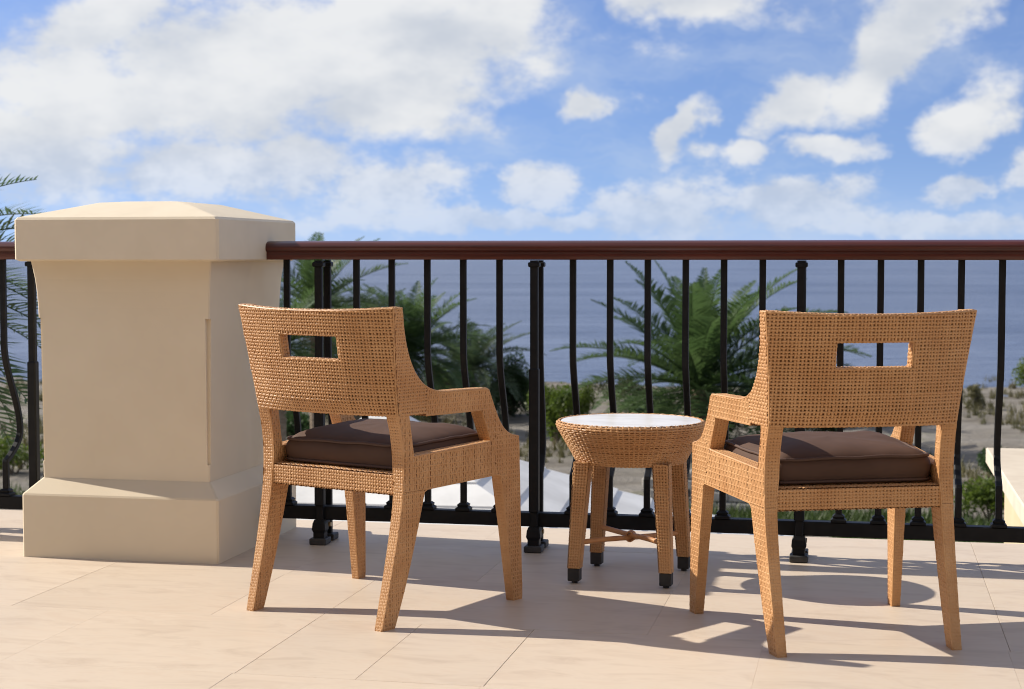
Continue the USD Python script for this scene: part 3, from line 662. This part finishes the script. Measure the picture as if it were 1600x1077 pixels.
# ---------------------------------------------------------------- round table
def build_table():
    t = thing("side_table", (.3565, 5.045, 0), -.285, label="small round wicker side table with white marble top and black foot caps", cat="table")
    obj("table_top", revolve([(.001, .4555), (.206, .4555), (.2105, .457), (.2115, .464), (.2105, .4705), (.208, .4725), (.12, .4727), (.001, .4727)], 72), "marble", t, smooth=40)
    prof = np.array([(.2122, .4695), (.2165, .4705), (.2205, .467), (.2215, .460), (.2175, .450), (.2055, .429), (.190, .403), (.175, .377), (.1635, .3555), (.160, .352), (.140, .352)])
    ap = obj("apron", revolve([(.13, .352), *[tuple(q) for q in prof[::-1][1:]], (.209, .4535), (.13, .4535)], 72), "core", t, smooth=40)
    d = np.concatenate([[0], np.cumsum(np.linalg.norm(np.diff(prof, axis=0), axis=1))]); R0 = .2
    def f(a, b):
        r = np.interp(b, d, prof[:, 0]); z = np.interp(b, d, prof[:, 1]) ; an = a / R0
        return np.stack([r * np.cos(an), r * np.sin(an), z], 1)
    P, Ta, Tb, N = numeric(f, np.array([0.0]), np.array([d[-1] * .55]))
    sg = 1 if N[0, 0] > 0 else -1
    w = weave(sbox(0, .0005, 2 * PI * R0, d[-1]), f, sg, 2 * PI * R0 / 84, .0068, .0060, .0062, amp=.0012, th=.0020, jit=.0006, seed=31)
    obj("weave", cat([w]), "strand", ap, kind="stuff")
    for sx in (-1, 1):
        for sy in (-1, 1):
            top = np.array([sx * .118, sy * .118, .356]); bot = np.array([sx * .137, sy * .141, .044])
            def corner(tt, ox, oy):
                c = bot + (top - bot) * tt; h = .0165 + .0055 * tt
                return c + np.array([ox * h, oy * h, 0])
            secs = [np.array([corner(tt, ox, oy) for ox, oy in ((1, -1), (1, 1), (-1, 1), (-1, -1))]) for tt in (0, 1)]
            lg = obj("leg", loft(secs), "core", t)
            ws = []
            L = .314
            for (o1, o2) in (((1, -1), (1, 1)), ((1, 1), (-1, 1)), ((-1, 1), (-1, -1)), ((-1, -1), (1, -1))):
                def g(a, b, o1=o1, o2=o2):
                    tt = (b / L)[:, None]; c = bot + (top - bot) * tt; h = .0165 + .0055 * tt
                    A = c + np.array([*o1, 0]) * h; B = c + np.array([*o2, 0]) * h
                    return A + (B - A) * (a / .04)[:, None]
                P, Ta, Tb, N = numeric(g, np.array([.02]), np.array([L / 2]))
                outw = np.array([o1[0] + o2[0], o1[1] + o2[1], 0])
                ws.append(weave(sbox(.0005, .001, .0395, L), g, 1 if N[0] @ outw > 0 else -1, .0084, .0086, .0060, .0062, amp=.0010, th=.0015, seed=33))
            obj("weave", cat(ws), "strand", lg, kind="stuff")
            fc = obj("foot_cap", rbox(-.0176, .0176, -.0176, .0176, .007, .0455, .002).apply_translation((bot[0] + sx * .0002, bot[1] + sy * .0003, 0)), "rubber", t)
            obj("glide", trimesh.creation.cylinder(.009, .0075, sections=16).apply_translation((bot[0], bot[1], .0040)), "plate", fc)
    for q, (sx, z) in enumerate(((1, .118), (-1, .1265))):
        p = [(-sx * .128, -.130, z), (-sx * .06, -.062, z + .002), (0, 0, z), (sx * .06, .062, z - .001), (sx * .128, .130, z)]
        obj("stretcher", tube(smoothline(p, 4), .0078, 10), "cane", t, smooth=True)
    a = np.linspace(0, 5 * 2 * PI, 90)
    obj("binding", cat([tube(np.stack([.0125 * np.cos(a) * (.8 + .4 * np.sin(a * .2) ** 2), -.016 + .032 * a / a[-1], .1225 + .0145 * np.sin(a)], 1), .0026, 6)]), "cane", t, smooth=True)
    return t
build_table()

# ---------------------------------------------------------------- white hipped roof below, parapet to the right
def stepped_roof():
    ap = np.array([-.91, 12.0, -.09]); e1 = np.array([2.69, -3.5]); e2 = np.array([3.5, 2.69])
    cs = [e1, e2, -e1, -e2]
    t = thing("white_roof", (ap[0], ap[1], 0), 0, label="white painted pyramid roof of a lower pavilion just beyond the railing", cat="roof")
    lv = 12; prevz = None
    for k in range(lv):
        u0, u1 = k / lv, (k + 1) / lv
        zt = lambda u: -.09 - 1.42 * (u ** .84)
        z0, z1 = zt(max(u0, .0)), zt(u1)
        A = np.array([(*(c * max(u0, .004)), z0 - (.012 if k else 0)) for c in cs]); B = np.array([(*(c * u1), z1) for c in cs]); C = B.copy(); C[:, 2] -= .014
        Bo = B.copy(); Bo[:, :2] *= 1.002; 
        V = np.vstack([A, Bo, np.column_stack([Bo[:, :2], C[:, 2] - .03])]); F = []
        for b in (0, 4):
            for j in range(4):
                p, q = b + j, b + (j + 1) % 4
                F += [(p, q, q + 4), (p, q + 4, p + 4)]
        obj("roof_course", trimesh.Trimesh(V, np.array(F), process=False), "roof", t)
    e = [np.array([*(c * .98), -1.52]) for c in cs]; bt = [np.array([*(c * .86), -1.54]) for c in cs]
    w = loft([np.array([np.array([*(c * .84), z]) for c in cs]) for z in (-4.6, -1.53)])
    obj("pavilion_wall", w, "stucco", t)
    obj("soffit", loft([np.array([np.array([*(c * .985), z]) for c in cs]) for z in (-1.60, -1.555)]), "roof", t)
stepped_roof()
par = thing("parapet", (2.495, 8.85, .055), -YAW * .99, label="cream yellow parapet wall with pale coping at the right edge of the view", cat="wall")
obj("wall", rbox(.09, 3.2, -2.2, -.09, -4.6, -.26, .006), "parapet", par)
obj("coping", loft([np.array([(x0, y0, z), (x1, y0, z), (x1, y1, z), (x0, y1, z)]) for x0, y0, x1, y1, z in ((.10, -2.2, 3.2, -.10, -.262), (.05, -2.25, 3.25, -.05, -.245), (.04, -2.26, 3.26, -.04, -.20), (.0, -2.30, 3.3, 0, -.175), (.0, -2.3, 3.3, 0, -.105), (.006, -2.294, 3.294, -.006, -.099))]), "parapet_top", par)

# ---------------------------------------------------------------- plants
def at(px, py, zworld=None, dist=None):
    """Where the line of sight of that point of the view meets the ground, or a given distance along y."""
    a, b = (px - 800) / F_PX, (538.5 - py) / F_PX
    c, s = math.cos(math.radians(PITCH)), math.sin(math.radians(PITCH))
    d = np.array([a, c + s * b, -s + c * b])
    if dist: return np.array([0, 0, EYE]) + d * dist / d[1]
    y = 8.0
    for y in np.arange(8, 200, .1):
        p = np.array([0, 0, EYE]) + d * y / d[1]
        if p[2] <= float(ground_z(p[0], p[1])): break
    return p
def frond(base, az, el, L, droop, wid, mat_w, rg, nl=42, fold=.45):
    """One feather leaf: rachis and two rows of pointed leaflets."""
    t = np.linspace(0, 1, 18); ang = el - droop * t ** 1.35
    ds = L / 17; h = np.concatenate([[0], np.cumsum(np.cos(ang[:-1]) * ds)]); v = np.concatenate([[0], np.cumsum(np.sin(ang[:-1]) * ds)])
    dirh = np.array([math.sin(az), math.cos(az), 0]); side = np.array([math.cos(az), -math.sin(az), 0])
    sway = .06 * L * rg.normal() * t ** 2
    P = base + h[:, None] * dirh + v[:, None] * np.array([0, 0, 1.0]) + sway[:, None] * side
    vs, fs = [], []
    m = tube(P, np.linspace(.022, .004, 18) * (L / 3), 4); vs.append(np.asarray(m.vertices)); fs.append(np.asarray(m.faces)); n = len(m.vertices)
    tt = np.linspace(.10, .99, nl)
    for sgn in (-1, 1):
        q = np.stack([np.interp(tt, t, P[:, k]) for k in range(3)], 1)
        T = np.gradient(q, axis=0); T /= np.linalg.norm(T, axis=1, keepdims=True)
        S = np.cross(T, np.array([0, 0, 1.0])); S /= np.linalg.norm(S, axis=1, keepdims=True) + 1e-9; U = np.cross(S, T)
        ll = wid * L * (np.sin(np.clip(tt * 1.02, 0, 1) ** .75 * PI * .93 + .12)) * rg.uniform(.85, 1.12, nl) + .03
        fa = .75 - .42 * tt + rg.normal(size=nl) * .07
        D = S * sgn * np.cos(fa)[:, None] * math.cos(fold) + T * np.sin(fa * 1.05)[:, None] + U * (math.sin(fold) * rg.uniform(.35, 1.1, nl))[:, None]
        D /= np.linalg.norm(D, axis=1, keepdims=True)
        w = .021 * (L / 3) * rg.uniform(.8, 1.2, nl)
        Wv = np.cross(D, U); Wv /= np.linalg.norm(Wv, axis=1, keepdims=True)
        mid = q + D * (ll * .45)[:, None]; tip = q + D * ll[:, None] - np.array([0, 0, 1.0]) * (ll * .10)[:, None]
        vv = np.stack([q - Wv * (w * .5)[:, None], q + Wv * (w * .5)[:, None], mid + Wv * w[:, None], mid - Wv * w[:, None], tip], 1).reshape(-1, 3)
        k = np.arange(nl)[:, None] * 5 + n
        fs.append(np.concatenate([k + np.array([[0, 1, 2]]), k + np.array([[0, 2, 3]]), k + np.array([[3, 2, 4]])])); vs.append(vv); n += len(vv)
    return np.vstack(vs), np.vstack(fs)
def palm(px, py_ground, py_crown, L, seed, label, nf=30, mat="palmleaf", dist=None, spread=(-.35, 1.35), dry=4, wid=.17, nl=42, name="palm_tree", lean=0.0):
    rg = np.random.default_rng(seed)
    if dist is None: g = at(px, py_ground)
    else: g = at(px, py_ground, dist=dist); g[2] = float(ground_z(g[0], g[1]))
    crown = at(px, py_crown, dist=g[1])
    t = thing(name, g - [0, 0, .05], 0, label=label, cat="palm", group="palms between the terrace and the sea")
    H = crown[2] - g[2]; top = np.array([lean, 0, H])
    zz = np.linspace(0, 1, 14); path = np.stack([lean * zz ** 1.5, 0 * zz, H * zz], 1)
    tr = tube(path, .19 * (1 - .25 * zz) * (1 + .06 * np.cos(np.arange(14) * PI)) * (L / 3.2), 12)
    obj("trunk", tr, "trunk", t, smooth=False)
    for k in range(nf):
        az = k * 2.39996 + rg.normal() * .12; q = (k + .5) / nf
        el = spread[1] - (spread[1] - spread[0]) * q ** .85 + rg.normal() * .07
        f = frond(top, az, el, L * rg.uniform(.85, 1.08) * (.8 + .2 * math.sin(q * PI)), .55 + .75 * q + rg.normal() * .1, wid, 0, rg, nl)
        obj("frond", f, mat, t)
    for k in range(dry):
        f = frond(top - [0, 0, .12], rg.uniform(0, 2 * PI), -.35 - .4 * rg.random(), L * .7, .7, wid * .8, 0, rg, nl // 2)
        obj("dry_frond", f, "dryfrond", t, label="dry brown frond hanging down")
    return t
palm(1092, 700, 605, 4.9, 1, "broad date palm between table and right armchair, its fronds above the horizon", nf=56, spread=(-.35, 1.5), dry=8, nl=60, wid=.20)
palm(1222, 668, 570, 2.9, 2, "dark palm mostly hidden behind the back of the right armchair", nf=36, mat="palmgrey", spread=(-.3, 1.1), nl=50)
palm(640, 672, 555, 3.3, 3, "upright palm behind the top right corner of the left armchair", nf=54, mat="palmleaf", spread=(-.4, 1.5), nl=52, wid=.20)
palm(735, 650, 575, 3.0, 4, "grey green palm right of the left armchair back, drooping towards the sea", nf=54, mat="palmgrey", spread=(-.4, 1.15), nl=52, wid=.2)
palm(552, 672, 530, 3.4, 5, "palm behind the left armchair with long arching fronds", nf=54, mat="palmgrey", spread=(-.4, 1.0), nl=52, wid=.2)
palm(493, 668, 478, 2.0, 6, "tall palm whose top just clears the handrail right of the pillar", nf=38, mat="palmleaf", dist=33, spread=(-.6, 1.53), nl=50, wid=.22)
palm(440, 700, 535, 1.75, 8, "palm half hidden behind the pillar", nf=34, mat="palmleaf", dist=30, spread=(-.5, 1.2), nl=50, wid=.22)
palm(-250, 700, 440, 1.5, 7, "near palm at the left edge with long pointed leaflets against the sky", nf=80, mat="palmleaf", dist=9.5, spread=(-1.2, 1.25), wid=.26, nl=44)

def shrub(name, px, py, h, w, mat, seed, label, nleaf=2600, leaf=.10, lobes=6, dist=None, cat_="shrub", narrow=.45):
    rg = np.random.default_rng(seed)
    g = at(px, py) if dist is None else at(px, py, dist=dist)
    g[2] = float(ground_z(g[0], g[1]))
    t = thing(name, g, 0, label=label, cat=cat_, group="shrubs on the sandy ground")
    cs = np.stack([rg.normal(0, w * .24, lobes), rg.normal(0, w * .24, lobes), rg.uniform(.14, .80, lobes) * h], 1); cs[0] = (0, 0, h * .45)
    rr = np.stack([rg.uniform(.22, .36, lobes) * w, rg.uniform(.22, .36, lobes) * w, rg.uniform(.18, .30, lobes) * h], 1)
    st = []
    for k in range(lobes):
        st.append(tube(smoothline([(0, 0, -.1), (cs[k][0] * .4, cs[k][1] * .4, cs[k][2] * .5), tuple(cs[k] + [0, 0, rr[k][2] * .6])], 4), np.linspace(.03, .008, 9) * max(h, .8), 5))
    obj("stem", cat(st), "stem", t)
    k = rg.integers(0, lobes, nleaf); d = rg.normal(size=(nleaf, 3)); d /= np.linalg.norm(d, axis=1, keepdims=True)
    P = cs[k] + d * rr[k] * (rg.random(nleaf) ** narrow)[:, None] * 1.12 * (1 + .25 * (meshkit.noise(d * 3 + k[:, None] * 7, seed) - .5))[:, None]
    P = P[P[:, 2] > .02]; n = len(P)
    A = rg.normal(size=(n, 3)) + np.array([0, 0, .5]); A /= np.linalg.norm(A, axis=1, keepdims=True)
    B = np.cross(A, rg.normal(size=(n, 3))); B /= np.linalg.norm(B, axis=1, keepdims=True)
    l = leaf * rg.uniform(.6, 1.3, n)[:, None]
    V = np.stack([P - A * l * .5, P + B * l * .24, P + A * l * .5, P - B * l * .24], 1).reshape(-1, 3); q = np.arange(n)[:, None] * 4
    obj("foliage", (V, np.concatenate([q + [[0, 1, 2]], q + [[0, 2, 3]]])), mat, t, kind="stuff")
    return t
shrub("shrub", 798, 648, 2.35, 1.45, "shrubdark", 11, "dark green rounded shrub left of the middle railing post", 6500, .12, 11)
shrub("shrub", 868, 697, 1.75, 1.25, "shrubbright", 12, "bright yellow green bush just right of the middle railing post", 6000, .10, 10)
shrub("shrub", 905, 660, 1.5, 1.0, "shrubbright", 13, "smaller bright green bush behind the round table", 2400, .10, 6)
shrub("shrub", 985, 628, 1.0, 1.6, "shrubolive", 14, "low olive scrub under the spreading date palm", 2600, .12, 7)
shrub("shrub", 688, 622, 1.3, 1.8, "shrubolive", 15, "olive bush near the shore beneath the grey green palm", 2600, .13, 7)
shrub("shrub", 1604, 612, 2.0, 1.5, "shrubbright", 16, "green bush by the shore at the right edge of the view", 2600, .13, 7)
shrub("shrub", 1527, 640, .95, .7, "dry", 17, "wispy yellow bush on open sand right of the right armchair", 700, .13, 5)
shrub("shrub", 1556, 762, .85, .6, "shrubdark", 18, "small dark shrub left of the yellow parapet", 2200, .08, 5)
shrub("shrub", 1548, 815, 1.0, 1.1, "shrubbright", 19, "low green shrub at the foot of the yellow parapet", 2600, .09, 6)
shrub("shrub", 1035, 668, .8, 1.1, "shrubolive", 20, "olive scrub at the foot of the date palm", 2000, .11, 6)
shrub("shrub", 1150, 660, 1.2, 1.4, "shrubdark", 21, "dark scrub between the date palm and the palm behind the right armchair", 2600, .12, 6)
shrub("shrub", 20, 742, 1.1, 1.6, "shrubbright", 22, "green bush at the far left between the railing bars", 2600, .10, 6)
shrub("shrub", 590, 650, 1.3, 1.6, "shrubdark", 23, "dark bush behind the left armchair at the palms' feet", 3000, .12, 7)
shrub("shrub", 460, 690, 1.3, 1.5, "shrubdark", 24, "dark bush beside the pillar under the tall palm", 3000, .12, 7)
for k, (px_, py_, h_, w_, lb_) in enumerate(((612, 640, 1.2, 1.6, "dark low shrub behind the left armchair's right armrest root"), (664, 655, 1.1, 1.5, "olive low shrub at the foot of the upright palm"), (716, 640, 1.3, 1.7, "dark low shrub at the foot of the grey green palm"),
        (760, 655, 1.0, 1.3, "dark low shrub just left of the big rounded shrub by the middle post"), (520, 660, 1.6, 1.8, "olive low shrub seen under the left armchair's back at the arching palm's foot"), (440, 650, 1.7, 1.6, "dark low shrub squeezed between pillar and left armchair"),
        (1010, 655, 1.0, 1.5, "dark low shrub left of the date palm trunk"), (1125, 690, .9, 1.3, "olive low shrub right of the date palm trunk near the right armchair's armrest"), (1190, 640, 1.3, 1.8, "dark low shrub behind the right armchair's left back edge"), (1255, 650, 1.2, 1.6, "dark low shrub hidden behind the right armchair's back"))):
    shrub("low_shrub", px_, py_, h_, w_, ("shrubdark", "shrubolive", "shrubdark")[k % 3], 40 + k, lb_, 3000, .12, 8)
shrub("shrub", 1300, 690, .9, 1.2, "shrubolive", 25, "olive scrub seen under the right armchair's handle opening", 2000, .11, 6)

def tufts(name, spots, mat, hgt, label, catg, blades=16, seed=3):
    rg = np.random.default_rng(seed); Vs, Fs, b = [], [], 0
    for x, y, s in spots:
        z = float(ground_z(x, y)); n = blades
        ang = rg.uniform(0, 2 * PI, n); lean = rg.uniform(.1, .9, n); h = hgt * s * rg.uniform(.5, 1.2, n); r = rg.random(n) * .16 * s
        base = np.stack([x + r * np.cos(ang * 3), y + r * np.sin(ang * 3), np.full(n, z - .02)], 1)
        tip = base + np.stack([np.cos(ang) * lean * h, np.sin(ang) * lean * h, h], 1); w = np.stack([-np.sin(ang), np.cos(ang), 0 * ang], 1) * (.012 * s + .006)
        Vs.append(np.stack([base - w, base + w, tip], 1).reshape(-1, 3)); Fs.append(np.arange(3 * n).reshape(-1, 3) + b); b += 3 * n
    obj(name, (np.vstack(Vs), np.vstack(Fs)), mat, kind="stuff", label=label, cat=catg)
sp = []
while len(sp) < 1500:
    y = rng.uniform(24, 82); x = rng.uniform(-.36, .36) * y
    if meshkit.fbm(np.array([x * .16, y * .10, 2.0]), 3, 12) > .50: sp.append((x, y, rng.uniform(.5, 1.5)))
tufts("dry_grass", sp, "dry", .32, "dry yellowish grass tufts scattered over the sand", "grass")
sp = []
while len(sp) < 2600:
    y = rng.uniform(23, 37); x = rng.uniform(-.4, .4) * y
    if meshkit.fbm(np.array([x * .22, y * .22, 5.0]), 3, 17) > .46 + .012 * max(0, y - 29): sp.append((x, y, rng.uniform(.6, 1.4)))
tufts("ground_cover", sp, "lawn", .26, "low green ground cover near the foot of the house", "grass", 20, 4)
# low rubble wall in the garden beyond the pavilion
gw = thing("garden_wall", (*at(1140, 800)[:2], float(ground_z(*at(1140, 800)[:2]))), -.35, label="low grey rubble wall in the garden behind the white roof", cat="wall")
for r in range(4):
    for k in range(9):
        w0 = -1.8 + k * .4 + (r % 2) * .2 + random.uniform(-.03, .03)
        obj("stone", rbox(w0, w0 + .385, -.16 + random.uniform(-.03, .01), .16, r * .21, r * .21 + .20, .03), "stone", gw)
